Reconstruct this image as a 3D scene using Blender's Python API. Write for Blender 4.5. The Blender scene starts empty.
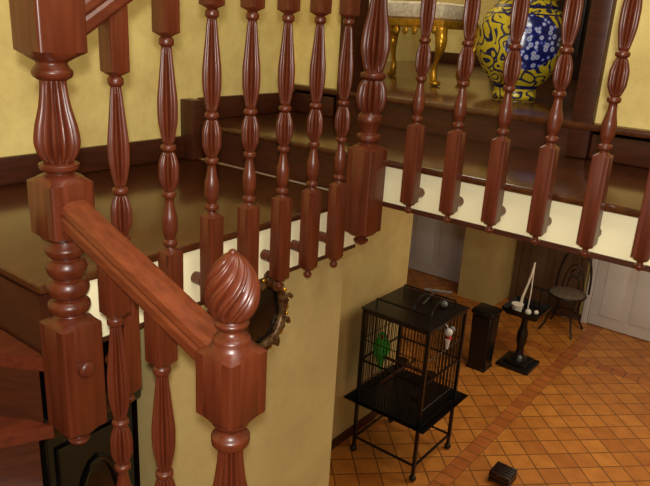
import bpy, bmesh, math, random
from mathutils import Vector, Matrix
random.seed(3)
scene=bpy.context.scene
CH=3.25
def Z(d): return CH-d
def lin(c):
    return tuple(((v/255)/12.92 if v/255<=.04045 else ((v/255+.055)/1.055)**2.4) for v in c)+(1,)
# ------------------------------------------------------------ materials
def newmat(n):
    m=bpy.data.materials.new(n); m.use_nodes=True
    nt=m.node_tree; b=nt.nodes['Principled BSDF']; return m,nt,b
def plain(n,c,rough=.5,metal=0,spec=.5,noise=.08,scale=8,coat=0,bump=0,drough=.5):
    m,nt,b=newmat(n)
    tc=nt.nodes.new('ShaderNodeTexCoord'); no=nt.nodes.new('ShaderNodeTexNoise'); no.inputs['Scale'].default_value=scale
    no.inputs['Detail'].default_value=8; no.inputs['Roughness'].default_value=drough
    nt.links.new(tc.outputs['Object'],no.inputs['Vector'])
    r=nt.nodes.new('ShaderNodeValToRGB'); l=lin(c)
    r.color_ramp.elements[0].position=.35; r.color_ramp.elements[1].position=.65
    r.color_ramp.elements[0].color=tuple(v*(1-noise*(1+.5*k)) for k,v in enumerate(l[:3]))+(1,)
    r.color_ramp.elements[1].color=tuple(min(1,v*(1+noise)) for v in l[:3])+(1,)
    nt.links.new(no.outputs['Fac'],r.inputs['Fac']); nt.links.new(r.outputs['Color'],b.inputs['Base Color'])
    b.inputs['Roughness'].default_value=rough; b.inputs['Metallic'].default_value=metal
    b.inputs['Specular IOR Level'].default_value=spec; b.inputs['Coat Weight'].default_value=coat
    if bump:
        bp=nt.nodes.new('ShaderNodeBump'); bp.inputs['Strength'].default_value=bump; bp.inputs['Distance'].default_value=.01
        nt.links.new(no.outputs['Fac'],bp.inputs['Height']); nt.links.new(bp.outputs['Normal'],b.inputs['Normal'])
    return m
def wood(n,c1,c2,rough=.35,stretch=(14,14,1.2),coat=.1):
    m,nt,b=newmat(n)
    tc=nt.nodes.new('ShaderNodeTexCoord'); mp=nt.nodes.new('ShaderNodeMapping'); mp.inputs['Scale'].default_value=stretch
    no=nt.nodes.new('ShaderNodeTexNoise'); no.inputs['Scale'].default_value=5; no.inputs['Detail'].default_value=8; no.inputs['Distortion'].default_value=.3
    r=nt.nodes.new('ShaderNodeValToRGB'); r.color_ramp.elements[0].position=.3; r.color_ramp.elements[1].position=.72
    r.color_ramp.elements[0].color=lin(c1); r.color_ramp.elements[1].color=lin(c2)
    nt.links.new(tc.outputs['Object'],mp.inputs['Vector']); nt.links.new(mp.outputs['Vector'],no.inputs['Vector'])
    nt.links.new(no.outputs['Fac'],r.inputs['Fac']); nt.links.new(r.outputs['Color'],b.inputs['Base Color'])
    b.inputs['Roughness'].default_value=rough; b.inputs['Coat Weight'].default_value=coat; b.inputs['Coat Roughness'].default_value=.2
    return m
M_wood=wood('mahogany_turned',(80,31,15),(102,44,22),.38)
M_railx=wood('mahogany_rail_x',(96,42,20),(124,60,31),.4,(1.2,16,16))
M_raily=wood('mahogany_rail_y',(80,31,15),(104,45,24),.4,(16,1.2,16))
M_floor=wood('dark_parquet',(64,31,14),(90,48,22),.2,(12,1.0,12),.4)
M_trim=wood('mahogany_trim',(58,26,13),(80,38,20),.38,(2,2,14))
M_dark=wood('dark_walnut',(26,13,8),(44,22,14),.4)
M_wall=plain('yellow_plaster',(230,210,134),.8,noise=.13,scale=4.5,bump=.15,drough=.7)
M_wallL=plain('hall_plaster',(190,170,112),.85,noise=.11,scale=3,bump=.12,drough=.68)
M_cream=plain('cream_fascia',(253,243,200),.7,noise=.02,scale=5)
M_ceil=plain('white_ceiling',(225,222,205),.9,noise=.02)
M_black=plain('black_enamel',(14,14,16),.35,noise=.2)
M_lacq=plain('black_lacquer',(9,9,10),.12,noise=.2,coat=.5)
M_gold=plain('gilt_metal',(215,165,50),.3,metal=.7,noise=.15,scale=40)
M_dgold=plain('aged_gilt',(96,74,44),.4,metal=.5,noise=.6,scale=60)
M_white=plain('white_paint',(214,214,218),.45,noise=.02)
M_cush=plain('cream_upholstery',(228,220,196),.8,noise=.15,scale=50)
M_iron=plain('dark_iron',(46,40,36),.45,metal=.5,noise=.2)
M_pad=plain('grey_brown_fabric',(104,92,80),.8,noise=.2,scale=30)
M_green=plain('green_feathers',(50,170,60),.7,noise=.3,scale=60)
M_grey=plain('grey_plastic',(120,126,130),.5,noise=.1)
M_red=plain('red_plastic',(170,30,30),.4,noise=.1)
M_rope=plain('white_cotton_rope',(215,210,198),.8,noise=.12,scale=80)
def tile_mat():
    m,nt,b=newmat('terracotta_tiles')
    tc=nt.nodes.new('ShaderNodeTexCoord'); sx=nt.nodes.new('ShaderNodeSeparateXYZ'); nt.links.new(tc.outputs['Object'],sx.inputs[0])
    def brick(rot,w,c1,c2,mo):
        mp=nt.nodes.new('ShaderNodeMapping'); mp.inputs['Rotation'].default_value=(0,0,rot)
        br=nt.nodes.new('ShaderNodeTexBrick'); br.offset=0; br.squash=1
        br.inputs['Scale'].default_value=1; br.inputs['Brick Width'].default_value=w; br.inputs['Row Height'].default_value=w
        br.inputs['Mortar Size'].default_value=.0062; br.inputs['Mortar Smooth'].default_value=.2
        br.inputs['Color1'].default_value=lin(c1); br.inputs['Color2'].default_value=lin(c2); br.inputs['Mortar'].default_value=lin(mo)
        nt.links.new(tc.outputs['Object'],mp.inputs['Vector']); nt.links.new(mp.outputs['Vector'],br.inputs['Vector']); return br
    b1=brick(math.radians(45),.18,(206,136,58),(182,112,46),(122,76,36))
    b2=brick(0,.13,(172,98,44),(190,114,52),(122,76,36))
    def band(sock,c,h):
        a=nt.nodes.new('ShaderNodeMath'); a.operation='SUBTRACT'; a.inputs[1].default_value=c; nt.links.new(sock,a.inputs[0])
        ab=nt.nodes.new('ShaderNodeMath'); ab.operation='ABSOLUTE'; nt.links.new(a.outputs[0],ab.inputs[0])
        l=nt.nodes.new('ShaderNodeMath'); l.operation='LESS_THAN'; l.inputs[1].default_value=h; nt.links.new(ab.outputs[0],l.inputs[0]); return l
    x=band(sx.outputs[0],-1.755,.065); y=band(sx.outputs[1],6.695,.065)
    mx=nt.nodes.new('ShaderNodeMath'); mx.operation='MAXIMUM'; nt.links.new(x.outputs[0],mx.inputs[0]); nt.links.new(y.outputs[0],mx.inputs[1])
    mix=nt.nodes.new('ShaderNodeMix'); mix.data_type='RGBA'
    nt.links.new(mx.outputs[0],mix.inputs['Factor']); nt.links.new(b1.outputs['Color'],mix.inputs['A']); nt.links.new(b2.outputs['Color'],mix.inputs['B'])
    no=nt.nodes.new('ShaderNodeTexNoise'); no.inputs['Scale'].default_value=9; no.inputs['Detail'].default_value=6
    nt.links.new(tc.outputs['Object'],no.inputs['Vector'])
    mm=nt.nodes.new('ShaderNodeMix'); mm.data_type='RGBA'; mm.blend_type='MULTIPLY'; mm.inputs['Factor'].default_value=.55
    rr=nt.nodes.new('ShaderNodeValToRGB'); rr.color_ramp.elements[0].position=.3; rr.color_ramp.elements[0].color=(.6,.52,.42,1); rr.color_ramp.elements[1].position=.65
    nt.links.new(no.outputs['Fac'],rr.inputs['Fac']); nt.links.new(mix.outputs['Result'],mm.inputs['A']); nt.links.new(rr.outputs['Color'],mm.inputs['B'])
    nt.links.new(mm.outputs['Result'],b.inputs['Base Color']); b.inputs['Roughness'].default_value=.42
    return m
M_tile=tile_mat()
def vase_mat():
    m,nt,b=newmat('majolica_glaze')
    tc=nt.nodes.new('ShaderNodeTexCoord')
    no=nt.nodes.new('ShaderNodeTexNoise'); no.inputs['Scale'].default_value=6; nt.links.new(tc.outputs['Object'],no.inputs['Vector'])
    ad=nt.nodes.new('ShaderNodeMixRGB'); ad.inputs[0].default_value=.14
    nt.links.new(tc.outputs['Object'],ad.inputs[1]); nt.links.new(no.outputs['Color'],ad.inputs[2])
    def mth(op,a,bv=None,bs=None):
        n=nt.nodes.new('ShaderNodeMath'); n.operation=op
        nt.links.new(a,n.inputs[0])
        if bv is not None: n.inputs[1].default_value=bv
        if bs is not None: nt.links.new(bs,n.inputs[1])
        return n.outputs[0]
    vo=nt.nodes.new('ShaderNodeTexVoronoi'); vo.inputs['Scale'].default_value=17; nt.links.new(ad.outputs[0],vo.inputs['Vector'])
    sn=mth('ADD',mth('SINE',mth('MULTIPLY',vo.outputs['Distance'],19)),.75)
    r1=nt.nodes.new('ShaderNodeValToRGB')
    r1.color_ramp.elements[0].position=.22; r1.color_ramp.elements[0].color=lin((40,44,84)); r1.color_ramp.elements[1].position=.36; r1.color_ramp.elements[1].color=lin((214,192,46))
    nt.links.new(sn,r1.inputs['Fac'])
    v2=nt.nodes.new('ShaderNodeTexVoronoi'); v2.inputs['Scale'].default_value=42; nt.links.new(tc.outputs['Object'],v2.inputs['Vector'])
    w2=mth('MULTIPLY',v2.outputs['Distance'],1.25)
    r2=nt.nodes.new('ShaderNodeValToRGB'); e=r2.color_ramp.elements; e[0].position=.1; e[0].color=lin((190,180,90)); e[1].position=.9; e[1].color=lin((20,28,96))
    k=e.new(.22); k.color=lin((120,140,215)); k=e.new(.42); k.color=lin((205,212,235)); k=e.new(.55); k.color=lin((60,80,185)); k=e.new(.7); k.color=lin((22,30,100))
    nt.links.new(w2,r2.inputs['Fac'])
    sx=nt.nodes.new('ShaderNodeSeparateXYZ'); nt.links.new(tc.outputs['Object'],sx.inputs[0])
    t=mth('SUBTRACT',sx.outputs[2],.235); t=mth('MULTIPLY',t,1.0); t=mth('MULTIPLY',t,bs=t)
    xx=mth('ADD',mth('MULTIPLY',sx.outputs[0],.93),bs=mth('MULTIPLY',sx.outputs[1],.37)); xx=mth('SUBTRACT',xx,.04); xx=mth('MULTIPLY',xx,bs=xx)
    dn=mth('MULTIPLY',mth('SUBTRACT',no.outputs['Fac'],.5),.12)
    dd=mth('ADD',mth('SQRT',mth('ADD',t,bs=xx)),bs=dn); mk=mth('LESS_THAN',dd,.105)
    mix=nt.nodes.new('ShaderNodeMix'); mix.data_type='RGBA'
    nt.links.new(mk,mix.inputs['Factor']); nt.links.new(r1.outputs['Color'],mix.inputs['A']); nt.links.new(r2.outputs['Color'],mix.inputs['B'])
    def zb(c,h): return mth('LESS_THAN',mth('ABSOLUTE',mth('SUBTRACT',sx.outputs[2],c)),h)
    bands=mth('MAXIMUM',mth('MAXIMUM',zb(.052,.008),bs=zb(.375,.007)),bs=zb(.345,.003))
    mx2=nt.nodes.new('ShaderNodeMix'); mx2.data_type='RGBA'; nt.links.new(bands,mx2.inputs['Factor']); nt.links.new(mix.outputs['Result'],mx2.inputs['A']); mx2.inputs['B'].default_value=lin((28,32,84))
    nt.links.new(mx2.outputs['Result'],b.inputs['Base Color']); b.inputs['Roughness'].default_value=.2; b.inputs['Coat Weight'].default_value=.4
    return m
M_vase=vase_mat()
# ------------------------------------------------------------ mesh helpers
def link(o,parent=None):
    scene.collection.objects.link(o)
    if parent: o.parent=parent
    return o
def empty(n,loc=(0,0,0)):
    e=bpy.data.objects.new(n,None); e.empty_display_size=.05; e.location=loc; scene.collection.objects.link(e); return e
def finish(bm,n,mat,parent=None,smooth=True,ang=38,loc=(0,0,0)):
    me=bpy.data.meshes.new(n); bmesh.ops.recalc_face_normals(bm,faces=bm.faces[:]); bm.to_mesh(me); bm.free()
    if smooth:
        for p in me.polygons: p.use_smooth=True
        me.set_sharp_from_angle(angle=math.radians(ang))
    if isinstance(mat,(list,tuple)):
        for q in mat: me.materials.append(q)
    else: me.materials.append(mat)
    o=bpy.data.objects.new(n,me); o.location=loc
    return link(o,parent)
def add_box(bm,x0,x1,y0,y1,z0,z1,bev=0,mi=0):
    r=bmesh.ops.create_cube(bm,size=1); vs=r['verts']
    for v in vs: v.co=Vector(((x0+x1)/2+v.co.x*(x1-x0),(y0+y1)/2+v.co.y*(y1-y0),(z0+z1)/2+v.co.z*(z1-z0)))
    fs=set(f for v in vs for f in v.link_faces)
    for f in fs: f.material_index=mi
    if bev:
        es=set(e for v in vs for e in v.link_edges)
        bmesh.ops.bevel(bm,geom=list(es),offset=bev,segments=2,affect='EDGES',profile=.5)
def box(n,x0,x1,y0,y1,z0,z1,mat,parent=None,bev=0):
    bm=bmesh.new(); add_box(bm,x0,x1,y0,y1,z0,z1,bev); return finish(bm,n,mat,parent,smooth=bev>0)
def add_rod(bm,p,q,r,r2=None,n=6,mi=0):
    p=Vector(p);q=Vector(q);d=q-p
    if d.length<1e-6:return
    R=d.to_track_quat('Z','Y').to_matrix().to_4x4()
    g=bmesh.ops.create_cone(bm,cap_ends=True,segments=n,radius1=r,radius2=r if r2 is None else r2,depth=d.length,matrix=Matrix.Translation((p+q)/2)@R)
    for f in set(f for v in g['verts'] for f in v.link_faces): f.material_index=mi
def add_path(bm,pts,r,n=6,mi=0):
    for a,b in zip(pts,pts[1:]): add_rod(bm,a,b,r,n=n,mi=mi)
def add_tube(bm,pts,rads,n=10,mi=0,closed=False,flat=1.0):
    pts=[Vector(p) for p in pts]; rings=[]; N=len(pts)
    if not hasattr(rads,'__len__'): rads=[rads]*N
    up=Vector((0,0,1)); prev=None
    for i,p in enumerate(pts):
        t=(pts[(i+1)%N]-pts[i-1]) if (closed or 0<i<N-1) else (pts[1]-pts[0] if i==0 else pts[-1]-pts[-2])
        t.normalize()
        a=t.cross(up) if prev is None else prev-t*prev.dot(t)
        if a.length<1e-4: a=t.cross(Vector((1,0,0)))
        a.normalize(); prev=a; b=t.cross(a)
        rings.append([bm.verts.new(p+(a*math.cos(k*2*math.pi/n)+b*math.sin(k*2*math.pi/n)*flat)*rads[i]) for k in range(n)])
    for i in range(N if closed else N-1):
        A=rings[i];B=rings[(i+1)%N]
        for k in range(n):
            f=bm.faces.new((A[k],A[(k+1)%n],B[(k+1)%n],B[k])); f.material_index=mi
    if not closed:
        bm.faces.new(rings[0][::-1]).material_index=mi; bm.faces.new(rings[-1]).material_index=mi
def add_ball(bm,c,r,sx=1,sy=1,sz=1,mi=0,rot=None,u=16,v=10):
    M=Matrix.Translation(c)@(rot if rot else Matrix.Identity(4))@Matrix.Diagonal((r*sx,r*sy,r*sz,1))
    g=bmesh.ops.create_uvsphere(bm,u_segments=u,v_segments=v,radius=1,matrix=M)
    for f in set(f for w in g['verts'] for f in w.link_faces): f.material_index=mi
def cr(keys,sub):
    out=[]
    for i in range(len(keys)-1):
        p0=keys[max(i-1,0)];p1=keys[i];p2=keys[i+1];p3=keys[min(i+2,len(keys)-1)]
        for s in range(sub):
            t=s/sub
            o=[]
            for c in range(3):
                if c==0: o.append(p1[0]+(p2[0]-p1[0])*t); continue
                h=p2[0]-p1[0]
                def sl(a,b,cc):
                    d1=(b[c]-a[c])/max(b[0]-a[0],1e-6); d2=(cc[c]-b[c])/max(cc[0]-b[0],1e-6)
                    return 0 if d1*d2<=0 else 2*d1*d2/(d1+d2)
                m1=sl(p0,p1,p2)*h if i>0 else (p2[c]-p1[c]); m2=sl(p1,p2,p3)*h if i<len(keys)-2 else (p2[c]-p1[c])
                o.append((2*t**3-3*t*t+1)*p1[c]+(t**3-2*t*t+t)*m1+(-2*t**3+3*t*t)*p2[c]+(t**3-t*t)*m2)
            out.append(tuple(o))
    out.append(tuple(keys[-1])); return out
def turned_mesh(n,segs,mat,N=72,reeds=12):
    """segs bottom->top: ('c',keys[(z,r,amp)],sub,twist,reeds) or ('b',z0,z1,halfwidth)"""
    bm=bmesh.new(); rings=[]
    def ring(f): rings.append([bm.verts.new(f(2*math.pi*k/N)) for k in range(N)])
    def sq(z,w,r=None):
        def f(t):
            c,s=math.cos(t),math.sin(t); R=w/max(abs(c),abs(s)); R=min(R,w*1.37)
            if r is not None: R=min(R,r)
            return Vector((R*c,R*s,z))
        return f
    for s in segs:
        if s[0]=='b':
            _,z0,z1,w=s; h=w*.22
            ring(sq(z0,w*.86,w*.9)); ring(sq(z0+h,w)); ring(sq(z1-h,w)); ring(sq(z1,w*.86,w*.9))
        else:
            tw=s[3] if len(s)>3 else 0; rn=s[4] if len(s)>4 else reeds
            for (z,r,a) in cr(s[1],s[2]):
                def f(t,z=z,r=r,a=a):
                    R=r*(1-a*(1-abs(math.sin(rn/2*(t+tw*z)))))
                    return Vector((R*math.cos(t),R*math.sin(t),z))
                ring(f)
    for A,B in zip(rings,rings[1:]):
        for k in range(N): bm.faces.new((A[k],A[(k+1)%N],B[(k+1)%N],B[k]))
    bm.faces.new(rings[0][::-1]); bm.faces.new(rings[-1])
    me=bpy.data.meshes.new(n); bmesh.ops.recalc_face_normals(bm,faces=bm.faces[:]); bm.to_mesh(me); bm.free()
    for p in me.polygons: p.use_smooth=True
    me.set_sharp_from_angle(angle=math.radians(42)); me.materials.append(mat); return me
def put(n,me,loc,parent=None,rot=0):
    o=bpy.data.objects.new(n,me); o.location=loc; o.rotation_euler[2]=rot; return link(o,parent)
# ------------------------------------------------------------ balusters / newels
A=.36
BAL=[('c',[(0,.002,0),(.006,.010,0),(.014,.0125,0),(.02,.007,0),(.025,.008,0),(.03,.0165,0)],4),
 ('b',.033,.265,.0205),
 ('c',[(.268,.013,0),(.273,.010,0),(.279,.0165,0),(.286,.0165,0),(.291,.011,0),(.31,.0165,0),(.335,.0175,0),(.36,.0125,0),(.385,.0095,0),(.391,.016,0),(.398,.016,0),(.403,.010,0)],4),
 ('c',[(.404,.012,0),(.412,.016,.25),(.43,.0215,A),(.455,.022,A),(.478,.017,A),(.488,.013,.2)],5),
 ('c',[(.489,.010,0),(.495,.0165,0),(.501,.0165,0),(.506,.010,0)],3),
 ('c',[(.508,.012,.1),(.53,.0165,A),(.56,.021,A),(.59,.0215,A),(.63,.018,A),(.68,.013,A),(.705,.0105,.2)],5),
 ('c',[(.706,.010,0),(.712,.0155,0),(.72,.0155,0),(.726,.011,0)],3),
 ('b',.73,.86,.0205)]
me_bal=turned_mesh('baluster_mesh',BAL,M_wood,96,12)
XL=-1.13; YR=1.665
lr=empty('landing_railing'); rr=empty('gallery_railing'); sr=empty('stair_railing')
def spacer(parent,p,q):
    bm=bmesh.new(); add_rod(bm,p,q,.0155,n=20); add_ball(bm,p,.0165); 
    finish(bm,'spacer_knob',M_wood,parent)
ys=[1.527-.1245*i for i in range(7)]; sh=[0,0,0,0,0,.06,.135]
for i,(y,s) in enumerate(zip(ys,sh)):
    put('baluster_%d'%(i+1),me_bal,(XL,y,Z(.712+s)),lr,random.choice([0,math.pi/2]))
    spacer(lr,(XL-.03,y,Z(.625+s)),(XL-.066,y,Z(.625+s)))
xs=[-.967+.131*i for i in range(14)]
for i,x in enumerate(xs):
    put('baluster_%d'%(i+1),me_bal,(x,YR,Z(.53)),rr,random.choice([0,math.pi/2]))
    spacer(rr,(x,YR+.03,Z(.475)),(x,YR+.066,Z(.475)))
YS=.65
for i,(x,t) in enumerate([(-.975,1.262),(-.842,1.312)]):
    put('baluster_%d'%(i+1),me_bal,(x,YS,Z(t)),sr)
def rail(n,p,q,w,h,mat,parent):
    p=Vector(p);q=Vector(q); t=(q-p).normalized(); side=t.cross(Vector((0,0,1))).normalized(); up=side.cross(t)
    prof=[(-.42,-.5),(.42,-.5),(.5,-.38),(.5,-.1),(.44,.0),(.5,.12),(.47,.32),(.34,.46),(.12,.5),(-.12,.5),(-.34,.46),(-.47,.32),(-.5,.12),(-.44,0),(-.5,-.1),(-.5,-.38)]
    bm=bmesh.new(); A=[bm.verts.new(p+side*a*w+up*b*h) for a,b in prof]; B=[bm.verts.new(q+side*a*w+up*b*h) for a,b in prof]
    for k in range(len(prof)): bm.faces.new((A[k],A[(k+1)%len(prof)],B[(k+1)%len(prof)],B[k]))
    bm.faces.new(A); bm.faces.new(B[::-1])
    return finish(bm,n,mat,parent,ang=30)
rail('handrail_slope',(XL,.69,Z(.025)),(XL,1.0,Z(-.175)),.06,.055,M_raily,lr)
rail('handrail',(XL,.995,Z(-.172)),(XL,1.63,Z(-.172)),.06,.055,M_raily,lr)
rail('handrail',(XL+.04,YR,Z(-.355)),(1.0,YR,Z(-.355)),.06,.055,M_railx,rr)
rail('handrail_slope',(-1.09,YS,Z(.365)),(-.70,YS,Z(.505)),.056,.058,M_railx,sr)
def K(lst,t): return [(t-d,r,a) for d,r,a in lst]
T=.89
N1=[('c',K([(.89,.003,0),(.882,.018,0),(.872,.023,0),(.865,.014,0),(.86,.018,0),(.85,.036,0)],T),4),
 ('b',T-.845,T-.59,.044),
 ('c',K([(.588,.034,0),(.58,.026,0),(.572,.038,0),(.56,.041,0),(.548,.034,0),(.545,.028,0),(.537,.036,0),(.522,.041,0),(.508,.036,0),(.503,.028,0),(.495,.034,0),(.48,.039,0),(.466,.034,0),(.461,.027,0),(.452,.035,0),(.442,.038,0),(.432,.032,0),(.425,.028,0)],T),5),
 ('b',T-.42,T-.30,.044),
 ('c',K([(.298,.034,0),(.292,.026,0),(.285,.035,0),(.277,.036,0),(.272,.026,0)],T),4),
 ('c',K([(.271,.028,.1),(.255,.037,A),(.235,.041,A),(.21,.038,A),(.17,.028,A),(.135,.0235,.28),(.125,.023,.1)],T),6),
 ('c',K([(.124,.026,0),(.118,.034,0),(.110,.036,0),(.102,.03,0),(.095,.027,0),(.088,.036,0)],T),4),
 ('b',T-.085,T+.06,.046),
 ('c',K([(-.062,.03,0),(-.07,.024,0),(-.08,.034,0),(-.09,.034,0),(-.10,.022,0),(-.13,.04,.2),(-.16,.036,.3),(-.2,.012,.2),(-.21,.003,0)],T),5)]
nw=put('newel_post_turn',turned_mesh('newel_mesh',N1,M_wood,120,14),(XL,.65,Z(.89)),lr)
bm=bmesh.new(); add_rod(bm,(.04,0,.2),(.05,0,.2),.0175,n=20); add_ball(bm,(.05,0,.2),.0175,.5); finish(bm,'newel_knob',M_wood,nw)
T2=.67
N2=[('c',K([(.67,.003,0),(.662,.018,0),(.652,.024,0),(.645,.014,0),(.64,.02,0),(.632,.036,0)],T2),4),
 ('b',T2-.63,T2-.35,.045),
 ('c',K([(.348,.034,0),(.34,.026,0),(.33,.037,0),(.318,.037,0),(.31,.026,0),(.29,.03,0),(.272,.037,0),(.26,.036,0),(.25,.028,0)],T2),4),
 ('c',K([(.249,.03,.1),(.235,.041,A),(.205,.046,A),(.175,.042,A),(.155,.032,.2)],T2),6),
 ('c',K([(.154,.028,0),(.147,.037,0),(.137,.038,0),(.13,.027,0)],T2),4),
 ('c',K([(.129,.028,.1),(.10,.036,A),(.06,.043,A),(.02,.040,A),(-.04,.028,A),(-.09,.023,.28),(-.1,.023,.1)],T2),6),
 ('c',K([(-.101,.026,0),(-.108,.036,0),(-.12,.036,0),(-.128,.03,0)],T2),4),
 ('b',T2+.13,T2+.42,.046),
 ('c',K([(-.422,.03,0),(-.43,.024,0),(-.44,.034,0),(-.45,.034,0),(-.46,.022,0),(-.49,.04,.2),(-.52,.036,.3),(-.56,.012,.2),(-.57,.003,0)],T2),5)]
put('newel_post_corner',turned_mesh('newel_mesh2',N2,M_wood,120,14),(XL,YR,Z(T2)),lr)
T3=1.40
N3=[('c',K([(1.40,.003,0),(1.392,.016,0),(1.382,.02,0),(1.375,.012,0),(1.365,.032,0)],T3),4),
 ('b',T3-1.36,T3-1.08,.04),
 ('c',K([(1.078,.03,0),(1.07,.024,0),(1.05,.034,0),(1.03,.03,0),(1.02,.024,0),(1.0,.034,0),(.98,.03,0)],T3),4),
 ('b',T3-.978,T3-.88,.04),
 ('c',K([(.878,.03,0),(.87,.022,0),(.862,.031,0),(.855,.022,0)],T3),4),
 ('c',K([(.854,.024,.1),(.83,.034,A),(.79,.036,A),(.73,.026,A),(.675,.021,.28),(.667,.021,.1)],T3),6),
 ('c',K([(.666,.024,0),(.66,.031,0),(.648,.032,0),(.64,.025,0),(.632,.022,0),(.622,.030,0),(.615,.032,0)],T3),4),
 ('b',T3-.612,T3-.485,.0405),
 ('c',K([(.483,.034,0),(.477,.031,0),(.470,.029,0),(.462,.019,0),(.457,.017,0),(.451,.024,0),(.445,.027,0),(.439,.023,0),(.435,.021,0)],T3),5)]
nn=put('newel_post_foot',turned_mesh('newel_mesh3',N3,M_wood,128,14),(-.668,.65,Z(T3)),sr)
# pineapple / acanthus finial: egg carved with sharp spiralling leaf gadroons
def finial(parent,z0,h,rmax):
    bm=bmesh.new(); N=180; M=60; rings=[]
    n1=10
    for j in range(M+1):
        t=j/M
        prof=math.sin(math.pi*(t*.90+.10)**.85)**.55 if t<1 else 0
        r=rmax*max(prof,.04)
        ring=[]
        for k in range(N):
            th=2*math.pi*k/N
            u=(th*n1/(2*math.pi)-t*2.6-.5*t*t)%1.0
            lobe=math.sin(math.pi*u**1.25)**.5 if 0<u<1 else 0
            groove=math.exp(-((u-.55)/.07)**2)
            amp=.24*min(1,8*t+.1)*min(1,(1-t)*5+.1)
            R=r*(1-amp*(1-lobe)-amp*.35*groove)
            ring.append(bm.verts.new((R*math.cos(th),R*math.sin(th),z0+h*t)))
        rings.append(ring)
    for A_,B_ in zip(rings,rings[1:]):
        for k in range(N): bm.faces.new((A_[k],A_[(k+1)%N],B_[(k+1)%N],B_[k]))
    bm.faces.new(rings[-1]); bm.faces.new(rings[0][::-1])
    add_ball(bm,(0,0,z0+h-.001),.0065,1,1,.8)
    return finish(bm,'pineapple_finial',M_wood,parent,ang=50)
finial(nn,T3-.436,.106,.0435)
# ------------------------------------------------------------ upper floors
G0,G1,G2=.53,.39,.27
def slab(n,x0,x1,y0,y1,d0,d1,mat=M_floor,bev=.006): return box(n,x0,x1,y0,y1,Z(d1),Z(d0),mat,None,bev)
slab('floor_landing',-2.0,-1.182,.62,1.70,G0,G0+.022)
box('trim_landing_fascia',-1.98,-1.190,.66,1.72,Z(.695),Z(G0+.0221),M_cream)
box('trim_landing_edge',-1.98,-1.187,.66,1.72,Z(.707),Z(.6951),M_trim)
slab('floor_gallery',-2.0,3.0,1.700,2.30,G1,G1+.022)
box('trim_landing_riser',-2.0,-1.20,1.721,1.74,Z(G0),Z(G1+.0221),M_trim)
box('trim_gallery_fascia',-1.185,3.0,1.727,1.80,Z(.53),Z(G1+.0221),M_cream)
box('trim_gallery_edge',-1.185,3.0,1.722,1.80,Z(.545),Z(.5301),M_trim)
box('ceiling_hall',-5.0,3.0,1.80,7.75,Z(.56),Z(.43),M_ceil)
box('floor_back_room_base',-3.0,3.0,2.32,5.2,Z(.4299),Z(G2+.0251),M_dark)
slab('floor_back_room',-3.0,0.4,2.28,5.2,G2,G2+.025)
box('trim_back_riser',-1.72,-.70,2.30,2.32,Z(G1),Z(G2+.0251),M_trim)
CZ=Z(-2.3)
box('wall_left',-2.12,-2.0,-1.6,2.42,Z(.7),CZ,M_wall)
box('wall_gallery_left',-2.0,-1.70,2.32,2.42,Z(G1+.02),CZ,M_wall)
box('wall_gallery_right',-.715,3.0,2.32,2.42,Z(G1+.02),CZ,M_wall)
box('wall_gallery_lintel',-1.70,-.715,2.32,2.42,Z(-1.75),CZ,M_wall)
box('wall_back_room',-3.0,.4,5.2,5.3,Z(G2+.02),CZ,M_wall)
box('wall_back_room_left',-3.1,-3.0,2.42,5.3,Z(G2+.02),CZ,M_wall)
box('wall_back_room_right',.4,.5,2.42,5.3,Z(G2+.02),CZ,M_wall)
box('ceiling',-3.1,3.2,-2.7,5.3,CZ,CZ+.1,M_ceil)
bh=.085
box('baseboard_left',-2.0,-1.982,.62,1.70,Z(G0),Z(G0-bh),M_trim,None,.004)
box('baseboard_gallery_side',-2.0,-1.982,1.742,2.32,Z(G1),Z(G1-bh),M_trim,None,.004)
box('baseboard_gallery_left',-1.982,-1.76,2.30,2.32,Z(G1),Z(G1-bh),M_trim,None,.004)
box('baseboard_gallery_right',-.66,3.0,2.30,2.32,Z(G1),Z(G1-bh),M_trim,None,.004)
box('baseboard_back_room',-3.0,.4,5.18,5.2,Z(G2),Z(G2-bh),M_trim,None,.004)
box('trim_opening_right',-.735,-.665,2.285,2.43,Z(G1),Z(-1.78),M_trim,None,.006)
box('trim_opening_left',-1.735,-1.695,2.285,2.43,Z(G1),Z(-1.78),M_trim,None,.006)
box('trim_opening_top',-1.765,-.665,2.285,2.43,Z(-1.78),Z(-1.86),M_trim,None,.006)
box('trim_step_block',-2.0,-1.93,1.66,1.712,Z(G0),Z(G1-bh),M_trim,None,.004)
# ------------------------------------------------------------ winder steps + lower flight
st=empty('staircase')
P=Vector((-1.178,.62))
def wedge(a0,a1,d):
    pts=[P]
    for k in range(7):
        a=math.radians(a0+(a1-a0)*k/6)
        dx,dy=math.cos(a),math.sin(a); s=9
        if dx<-1e-6: s=min(s,(-1.985-P.x)/dx)
        if dy<-1e-6: s=min(s,(-.38-P.y)/dy)
        pts.append(P+Vector((dx,dy))*s)
    for (t0,t1,mat,nm) in ((d,d+.032,M_raily,'tread'),(d+.0321,d+.17,M_trim,'riser')):
        bm=bmesh.new()
        q=pts
        if nm=='riser': 
            c=sum((Vector(p) for p in pts),Vector((0,0)))/len(pts); q=[c+(p-c)*.965 for p in pts]
        A_=[bm.verts.new((p.x,p.y,Z(t0))) for p in q]; B_=[bm.verts.new((p.x,p.y,Z(t1))) for p in q]
        for k in range(len(q)): bm.faces.new((A_[k],A_[(k+1)%len(q)],B_[(k+1)%len(q)],B_[k]))
        bm.faces.new(A_); bm.faces.new(B_[::-1]); finish(bm,nm,mat,st,smooth=False)
box('riser_landing',-1.98,-1.20,.625,.655,Z(.70),Z(G0+.031),M_trim,st)
wedge(180,212,.69); wedge(205,245,.85); wedge(236,272,1.01)
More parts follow.
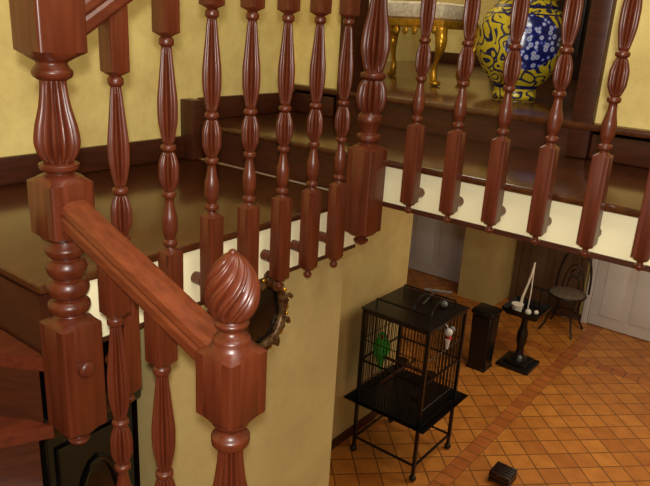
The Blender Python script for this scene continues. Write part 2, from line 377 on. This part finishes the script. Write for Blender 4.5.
for k in range(12):
    x0=-1.165+.25*k; d=1.17+.17*k
    if d>3.2: break
    box('tread',x0-.02,x0+.27,-.38,.6,Z(d+.032),Z(d),M_railx,st,.005)
    box('riser',x0+.0,x0+.245,-.37,.59,Z(min(d+.25,3.24)),Z(d+.0321),M_trim,st)
# ------------------------------------------------------------ lower hall shell
box('floor',-5.1,3.1,-2.6,7.9,-.1,0,M_tile)
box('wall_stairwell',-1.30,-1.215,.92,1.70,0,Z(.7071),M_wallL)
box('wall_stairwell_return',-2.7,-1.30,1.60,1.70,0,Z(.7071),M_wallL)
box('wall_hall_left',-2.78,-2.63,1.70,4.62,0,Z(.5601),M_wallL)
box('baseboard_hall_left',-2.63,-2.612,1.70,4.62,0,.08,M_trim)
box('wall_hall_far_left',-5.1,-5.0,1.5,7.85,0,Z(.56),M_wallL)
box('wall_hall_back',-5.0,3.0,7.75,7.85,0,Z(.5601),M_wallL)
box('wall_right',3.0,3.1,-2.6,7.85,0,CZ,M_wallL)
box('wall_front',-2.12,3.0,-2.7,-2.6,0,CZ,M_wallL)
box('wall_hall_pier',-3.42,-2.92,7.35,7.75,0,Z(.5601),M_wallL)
box('baseboard_hall_back',-2.86,3.0,7.735,7.75,0,.07,M_trim)
box('wall_stair_left_lower',-2.14,-2.02,-2.6,1.60,0,Z(.7001),M_dark)
def door(n,x0,x1,y,mat,h=2.05):
    e=empty(n); fr=.07
    box('frame_left',x0-fr,x0,y-.03,y,0,h+fr,mat,e,.004); box('frame_right',x1,x1+fr,y-.03,y,0,h+fr,mat,e,.004); box('frame_top',x0,x1,y-.03,y,h,h+fr,mat,e,.004)
    box('leaf',x0+.004,x1-.004,y-.02,y-.002,.01,h-.004,mat,e,.003)
    w=x1-x0
    for (a,b) in ((.15,.85),(1.0,1.9)):
        bm=bmesh.new()
        for (p,q) in ((x0+.12,x0+w/2-.05),(x0+w/2+.05,x1-.12)):
            add_box(bm,p,q,y-.032,y-.018,a,b,.006); 
        finish(bm,'panels',mat,e)
    bm=bmesh.new(); add_rod(bm,(x1-.07,y-.02,1.0),(x1-.07,y-.07,1.0),.01); add_rod(bm,(x1-.07,y-.065,1.0),(x1-.18,y-.065,1.0),.009); finish(bm,'handle',M_gold,e)
door('door_1',-4.45,-3.55,7.75,M_white); door('door_2',-1.88,-1.08,7.73,M_white); door('door_3',-.92,-.12,7.73,M_white)
M_brown=plain('brown_door_paint',(92,70,52),.5,noise=.15,scale=4)
door('door_4',-2.80,-2.06,7.73,M_brown)
# ------------------------------------------------------------ black cabinet under the landing
cab=empty('black_lacquer_cabinet')
box('carcass',-1.85,-1.30,.66,.905,0,2.30,M_lacq,cab,.006)
box('cornice',-1.87,-1.26,.645,.91,2.30,2.36,M_lacq,cab,.01)
for k in range(3):
    z0=.15+k*.72
    bm=bmesh.new(); add_box(bm,-1.302,-1.285,.68,.885,z0,z0+.66,.006); finish(bm,'door_panel',M_lacq,cab)
    bm=bmesh.new(); add_tube(bm,[(-1.28,.7825+.07*math.cos(t*math.pi/12),z0+.33+.26*math.sin(t*math.pi/12)) for t in range(24)],.008,8,closed=True); add_ball(bm,(-1.275,.86,z0+.33),.01); finish(bm,'door_moulding',M_lacq,cab)
# ------------------------------------------------------------ gilt oval frame on stairwell wall
bm=bmesh.new(); cy,cz,X=1.285,Z(.815),-1.197
a,b=.085,.10
ov=[(X+.004,cy+a*math.cos(t*2*math.pi/48),cz+b*math.sin(t*2*math.pi/48)) for t in range(48)]
add_tube(bm,ov,[.015+.003*math.sin(t*math.pi/3) for t in range(48)],10,0,True)
for t in range(34):
    th=t*2*math.pi/34; add_ball(bm,(X+.012,cy+(a+.013)*math.cos(th),cz+(b+.013)*math.sin(th)),.006,.8,1,1,1 if t%3==0 else 0,u=8,v=6)
for t in range(10):
    th=t*2*math.pi/10+.2; c=Vector((X+.010,cy+(a+.016)*math.cos(th),cz+(b+.016)*math.sin(th)))
    add_tube(bm,[c+Vector((0,.018*math.cos(th+s*.9)*(1-s/6),.018*math.sin(th+s*.9)*(1-s/6))) for s in range(6)],[.007-.0008*s for s in range(6)],6,0)
add_ball(bm,(X-.006,cy,cz),1,.008,a,b,2,u=32,v=12)
finish(bm,'oval_wall_mirror',[M_dgold,M_gold,M_lacq])
# ------------------------------------------------------------ vase
VP=[('c',[(0,.088,0),(.012,.096,0),(.03,.09,0),(.045,.092,0),(.08,.122,0),(.14,.165,0),(.21,.19,0),(.28,.19,0),(.33,.172,0),(.37,.14,0),(.39,.122,0),(.40,.118,0),(.408,.126,0),(.418,.12,0),(.45,.108,0),(.49,.112,0),(.52,.13,0),(.53,.133,0),(.537,.125,0)],4)]
put('majolica_vase',turned_mesh('vase_mesh',VP,M_vase,64),(-1.175,2.84,Z(G2)+.001))
# ------------------------------------------------------------ gilt stool
def stool(cx,cy,w,dp,h):
    e=empty('gilded_stool'); z=Z(G2)
    bm=bmesh.new(); add_box(bm,cx-w/2,cx+w/2,cy-dp/2,cy+dp/2,z+h-.07,z+h-.03,.01)
    finish(bm,'apron',M_gold,e)
    bm=bmesh.new(); add_box(bm,cx-w/2+.01,cx+w/2-.01,cy-dp/2+.01,cy+dp/2-.01,z+h-.03,z+h+.05,.03)
    finish(bm,'cushion',M_cush,e)
    bm=bmesh.new()
    for sx in (-1,1):
        for sy in (-1,1):
            px,py=cx+sx*(w/2-.03),cy+sy*(dp/2-.03)
            pts=[];rs=[]
            for s in range(15):
                t=s/14
                off=.034*math.sin((1-t)*math.pi*1.9-0.3)
                pts.append((px+sx*off*.8,py+sy*off*.8,z+.02+(h-.07)*t)); rs.append(.015+.018*t**2+.005*math.cos(t*9))
            add_tube(bm,pts,rs,10)
            add_ball(bm,(px,py,z+.016),.024,1.2,1.2,.66)
            add_ball(bm,(px+sx*.012,py+sy*.012,z+h-.085),.036,.9,.9,1.1)
    for k in range(9):
        x=cx-w/2+.05+(w-.1)*k/8; add_ball(bm,(x,cy-dp/2,z+h-.075-.012*math.sin(k*math.pi/8)),.016,1,.5,1.2)
    finish(bm,'carved_legs',M_gold,e)
stool(-1.86,3.1,.52,.38,.34)
wd=empty('dark_wardrobe')
box('carcass',-2.12,-.1,4.6,5.17,Z(G2),Z(-1.7),M_dark,wd,.01)
for k in range(3): 
    x=-2.10+.68*k; box('door_panel',x+.05,x+.6,4.585,4.6,Z(G2-.15),Z(-1.55),M_dark,wd,.006)
box('cornice',-2.16,-.05,4.56,5.17,Z(-1.7),Z(-1.8),M_dark,wd,.02)
# ------------------------------------------------------------ bird cage
bc=empty('bird_cage'); cx0,cx1,cy0,cy1=-2.48,-1.93,3.78,4.33
zt,zb=1.25,.45
bm=bmesh.new(); p=.012
for (x,y) in ((cx0,cy0),(cx1,cy0),(cx0,cy1),(cx1,cy1)):
    add_box(bm,x-p,x+p,y-p,y+p,.05,zt); add_ball(bm,(x,y,.028),.028); 
for z,h in ((zt-.03,.03),(zb,.02),(.82,.008),(.13,.01)):
    for (a,b) in (((cx0,cy0),(cx1,cy0)),((cx1,cy0),(cx1,cy1)),((cx1,cy1),(cx0,cy1)),((cx0,cy1),(cx0,cy0))):
        add_box(bm,min(a[0],b[0])-.009,max(a[0],b[0])+.009,min(a[1],b[1])-.009,max(a[1],b[1])+.009,z,z+h)
finish(bm,'frame',M_black,bc,smooth=False)
bm=bmesh.new(); nb=20
for k in range(1,nb):
    t=k/nb; x=cx0+(cx1-cx0)*t; y=cy0+(cy1-cy0)*t
    for q in (cy0,cy1): add_rod(bm,(x,q,zb),(x,q,zt-.02),.0032,n=5)
    for q in (cx0,cx1): add_rod(bm,(q,y,zb),(q,y,zt-.02),.0032,n=5)
    add_rod(bm,(x,cy0,zt-.01),(x,cy1,zt-.01),.0032,n=5)
for z in (.6,1.0):
    add_path(bm,[(cx0,cy0,z),(cx1,cy0,z),(cx1,cy1,z),(cx0,cy1,z),(cx0,cy0,z)],.004,5)
finish(bm,'bars',M_black,bc,smooth=False)
box('tray',cx0+.01,cx1-.01,cy0+.01,cy1-.01,zb-.01,zb+.01,M_black,bc)
bm=bmesh.new(); o=.085
inn=[(cx0,cy0),(cx1,cy0),(cx1,cy1),(cx0,cy1)]; out=[(cx0-o,cy0-o),(cx1+o,cy0-o),(cx1+o,cy1+o),(cx0-o,cy1+o)]
I=[bm.verts.new((x,y,zb)) for x,y in inn]; O=[bm.verts.new((x,y,zb+.045)) for x,y in out]
for k in range(4): bm.faces.new((I[k],I[(k+1)%4],O[(k+1)%4],O[k]))
bmesh.ops.solidify(bm,geom=bm.faces[:],thickness=.006); finish(bm,'seed_skirt',M_black,bc,smooth=False)
bm=bmesh.new(); 
add_box(bm,cx0-.02,cx1+.02,cy0-.02,cy1+.02,zt,zt+.012)
for (x,y) in ((cx0+.05,cy0+.08),(cx1-.05,cy0+.08),(cx0+.05,cy1-.08),(cx1-.05,cy1-.08)): add_rod(bm,(x,y,zt),(x,y,zt+.07),.006)
add_rod(bm,(cx0+.05,cy0+.08,zt+.07),(cx1-.05,cy0+.08,zt+.07),.008); add_rod(bm,(cx0+.05,cy1-.08,zt+.07),(cx1-.05,cy1-.08,zt+.07),.008)
for x in (-2.0,-2.15): add_tube(bm,[(x,4.05+.13*math.cos(t*math.pi/10),zt+.03+.10*math.sin(t*math.pi/10)) for t in range(11)],.007,8)
finish(bm,'play_stand',M_black,bc)
bm=bmesh.new(); add_rod(bm,(-2.2,4.15,zt+.01),(-2.12,4.2,zt+.14),.007); add_rod(bm,(-2.2,4.15,zt+.13),(-2.02,4.24,zt+.13),.009,n=8); add_ball(bm,(-2.05,4.2,zt+.04),.028,1,1,.9)
finish(bm,'top_perch',M_grey,bc)
bm=bmesh.new()
add_rod(bm,(-2.46,3.93,.83),(-1.95,3.93,.83),.012,n=8); add_rod(bm,(-2.3,3.8,.68),(-2.3,4.31,.68),.012,n=8); finish(bm,'perches',M_trim,bc)
bm=bmesh.new()
for (x,y) in ((-2.02,3.87),(-2.38,4.24),(-2.1,4.2)):
    add_rod(bm,(x,y,.62),(x,y,.68),.035,.05,n=16)
finish(bm,'feed_cups',M_iron,bc)
# toy hung on the outside of the near-right side of the cage
bm=bmesh.new(); tx,ty=-1.89,4.0; add_rod(bm,(tx-.04,ty,1.25),(tx,ty,1.20),.004); add_ball(bm,(tx,ty,1.18),.03,mi=0); add_ball(bm,(tx,ty+.012,1.13),.024,mi=1); add_rod(bm,(tx,ty,1.13),(tx,ty,1.05),.022,.01,n=8,mi=0); add_ball(bm,(tx+.01,ty+.03,1.20),.022,mi=2)
finish(bm,'hanging_toy',[M_white,M_red,M_grey],bc)
# parrot on perch, facing the stair
bm=bmesh.new()
add_tube(bm,[(0,.03,-.17),(0,.02,-.10),(0,0,-.02),(0,-.010,.04),(0,-.014,.09),(0,-.018,.12),(0,-.022,.15),(0,-.024,.175)],[.008,.018,.036,.05,.046,.034,.036,.014],16,0)
for s in (-1,1):
    add_tube(bm,[(s*.036,.004,.10),(s*.048,.008,.05),(s*.038,.018,-.03),(s*.012,.03,-.12)],[.014,.024,.018,.005],8,0)
    add_ball(bm,(s*.030,-.040,.158),.006,mi=2,u=8,v=6); add_rod(bm,(s*.016,0,.0),(s*.016,-.004,-.02),.006,mi=2)
add_tube(bm,[(0,-.048,.158),(0,-.066,.150),(0,-.068,.134)],[.014,.011,.002],8,1)
pa=finish(bm,'green_parrot',[M_green,M_red,M_black]); pa.location=(-2.40,3.93,.862); pa.rotation_euler[2]=.5
# ------------------------------------------------------------ black bin
b_=empty('tall_waste_bin'); bx,by=-2.36,5.80
bm=bmesh.new(); g=bmesh.ops.create_cube(bm,size=1)
for v in g['verts']:
    k=.108 if v.co.z>0 else .095; v.co=Vector((bx+math.copysign(k,v.co.x),by+math.copysign(k,v.co.y),.60 if v.co.z>0 else .012))
bmesh.ops.bevel(bm,geom=bm.edges[:],offset=.02,segments=3,affect='EDGES'); finish(bm,'body',M_black,b_)
bm=bmesh.new(); add_box(bm,bx-.118,bx+.118,by-.118,by+.118,.595,.65,.02); add_box(bm,bx-.05,bx+.05,by-.123,by-.113,.6,.63,.003); finish(bm,'lid',M_black,b_)
box('foot',bx-.10,bx+.10,by-.10,by+.10,0,.03,M_iron,b_,.004)
# ------------------------------------------------------------ pedestal perch stand
pd=empty('bird_perch_stand'); qx,qy=-2.08,6.12
bm=bmesh.new(); add_box(bm,qx-.17,qx+.17,qy-.17,qy+.17,0,.04,.008); add_box(bm,qx-.12,qx+.12,qy-.12,qy+.12,.04,.075,.01); finish(bm,'base',M_black,pd)
put('column',turned_mesh('col',[('c',[(0,.085,0),(.03,.07,0),(.06,.045,0),(.12,.036,0),(.2,.05,0),(.28,.055,0),(.36,.036,0),(.42,.03,0),(.46,.05,0),(.5,.09,0),(.515,.1,0)],5)],M_black,32),(qx,qy,.075),pd)
bm=bmesh.new(); g=bmesh.ops.create_cube(bm,size=1)
for v in g['verts']:
    k=.19 if v.co.z>0 else .15; v.co=Vector((qx+math.copysign(k,v.co.x),qy+math.copysign(k,v.co.y),.66 if v.co.z>0 else .585))
bm.normal_update()
tf=[f for f in bm.faces if f.calc_center_median().z>.65]; bmesh.ops.inset_region(bm,faces=tf,thickness=.02)
for f in tf:
    for v in f.verts: v.co.z-=.05
finish(bm,'tray',M_black,pd,smooth=False)
# white rope perch rising out of the tray, with a white cup and small toys
bm=bmesh.new()
add_tube(bm,[(qx-.06,qy-.02,.62),(qx-.055,qy-.02,.75),(qx-.03,qy,.88),(qx-.01,qy+.01,1.0),(qx,qy+.02,1.12)],[.016,.014,.012,.011,.010],8)
add_tube(bm,[(qx+.0,qy+.03,.62),(qx+.005,qy+.03,.8),(qx+.0,qy+.03,.95),(qx,qy+.02,1.12)],.007,8)
add_rod(bm,(qx-.07,qy-.08,.612),(qx-.07,qy-.08,.69),.045,.06,n=20)
add_ball(bm,(qx+.05,qy-.09,.64),.032); add_ball(bm,(qx+.11,qy-.03,.635),.024)
finish(bm,'rope_perch_and_cup',M_rope,pd)
bm=bmesh.new(); add_rod(bm,(qx+.1,qy+.05,.6),(qx+.1,qy+.05,.86),.01,n=8); add_rod(bm,(qx-.06,qy+.05,.86),(qx+.18,qy+.05,.86),.011,n=8); finish(bm,'t_perch',M_black,pd)
# ------------------------------------------------------------ iron chair
ic=empty('wrought_iron_chair'); ex,ey=-2.05,7.30
bm=bmesh.new()
circ=lambda r,z,n=28,sx=0,sy=0:[(ex+sx+r*math.cos(t*2*math.pi/n),ey+sy+r*math.sin(t*2*math.pi/n),z) for t in range(n)]
add_tube(bm,circ(.2,.45),.013,8,closed=True); add_tube(bm,circ(.14,.22,20),.007,6,closed=True)
for sx in (-1,1):
    add_tube(bm,[(ex+sx*.14,ey-.14,.45),(ex+sx*.12,ey-.12,.25),(ex+sx*.15,ey-.15,.1),(ex+sx*.19,ey-.19,.01)],.012,8)
    add_tube(bm,[(ex+sx*.14,ey+.14,.45),(ex+sx*.12,ey+.12,.25),(ex+sx*.15,ey+.15,.1),(ex+sx*.19,ey+.19,.01)],.012,8)
back=[(ex-.19*math.cos(math.pi*t/16),ey+.17+.03*math.sin(math.pi*t/16),.45+(.47*math.sin(math.pi*t/16))**.8*.95) for t in range(17)]
add_tube(bm,back,.013,8)
for r0 in (.12,.07): add_tube(bm,[(ex-r0*math.cos(math.pi*t/12),ey+.18,.45+.42*(r0/.16)*math.sin(math.pi*t/12)) for t in range(13)],.008,6)
for s in (-1,1): add_tube(bm,[(ex+s*(.03+.004*k)*math.cos(k*.6),ey+.185,.66+(.03+.004*k)*math.sin(k*.6)) for k in range(10)],.006,6)
finish(bm,'iron_frame',M_iron,ic)
bm=bmesh.new(); add_ball(bm,(ex,ey,.462),.195,1,1,.16,u=28,v=12); finish(bm,'seat_pad',M_pad,ic)
# small slatted crate at the bottom edge
cr_=empty('slatted_crate'); sx0,sy0=-1.42,4.26
bm=bmesh.new()
for k in range(5): add_box(bm,sx0-.08,sx0+.08,sy0-.078+.033*k,sy0-.078+.033*k+.023,.08,.095,.002)
for s in (-1,1):
    for z in (.012,.046): add_box(bm,sx0-.08,sx0+.08,sy0+s*.076-.006,sy0+s*.076+.006,z,z+.026,.002); add_box(bm,sx0+s*.076-.006,sx0+s*.076+.006,sy0-.07,sy0+.07,z,z+.026,.002)
    for q in (-1,1): add_box(bm,sx0+s*.066-.01,sx0+s*.066+.01,sy0+q*.062-.01,sy0+q*.062+.01,0,.08)
finish(bm,'slats',M_dark,cr_)
# ------------------------------------------------------------ lights
def light(n,t,loc,e,col,size=.1,rot=(0,0,0),sy=None):
    l=bpy.data.lights.new(n,t); l.energy=e; l.color=col
    if t=='AREA':
        l.size=size
        if sy: l.shape='RECTANGLE'; l.size_y=sy
    else: l.shadow_soft_size=size
    o=bpy.data.objects.new(n,l); o.location=loc; o.rotation_euler=rot; scene.collection.objects.link(o)
light('flash','POINT',(.03,-.03,CH+.07),84,(1,.97,.9),.02)
light('gallery_ceiling_light','AREA',(.3,.6,CZ-.05),46,(1,.93,.8),1.2)
light('hall_ceiling_light','AREA',(-.6,5.2,Z(.58)),48,(1,.87,.64),1.6)
light('hall_ceiling_light_b','AREA',(1.0,3.0,Z(.58)),20,(1,.87,.64),1.2)
light('back_room_light','AREA',(-2.5,3.6,CZ-.1),26,(1,.9,.72),.6)
w=bpy.data.worlds.new('world'); w.use_nodes=True; w.node_tree.nodes['Background'].inputs[0].default_value=(.9,.85,.75,1); w.node_tree.nodes['Background'].inputs[1].default_value=.1
scene.world=w
# ------------------------------------------------------------ camera
cam=bpy.data.cameras.new('camera'); co=bpy.data.objects.new('camera',cam); scene.collection.objects.link(co)
cam.sensor_width=36; cam.lens=36*660/650; cam.clip_start=.02
th=math.radians(18.48); ph=math.radians(37.4)
H=Vector((-math.sin(ph),math.cos(ph),0)); R=Vector((math.cos(ph),math.sin(ph),0)); U=Vector((0,0,1))
F=H*math.cos(th)-U*math.sin(th); V=H*math.sin(th)+U*math.cos(th)
cr_a,sr_a=.9983,.0583
i=R*cr_a+V*sr_a; up=V*cr_a-R*sr_a
m=Matrix((i,up,-F)).transposed().to_4x4(); m.translation=Vector((0,0,CH)); co.matrix_world=m
scene.camera=co
scene.view_settings.view_transform='Standard'
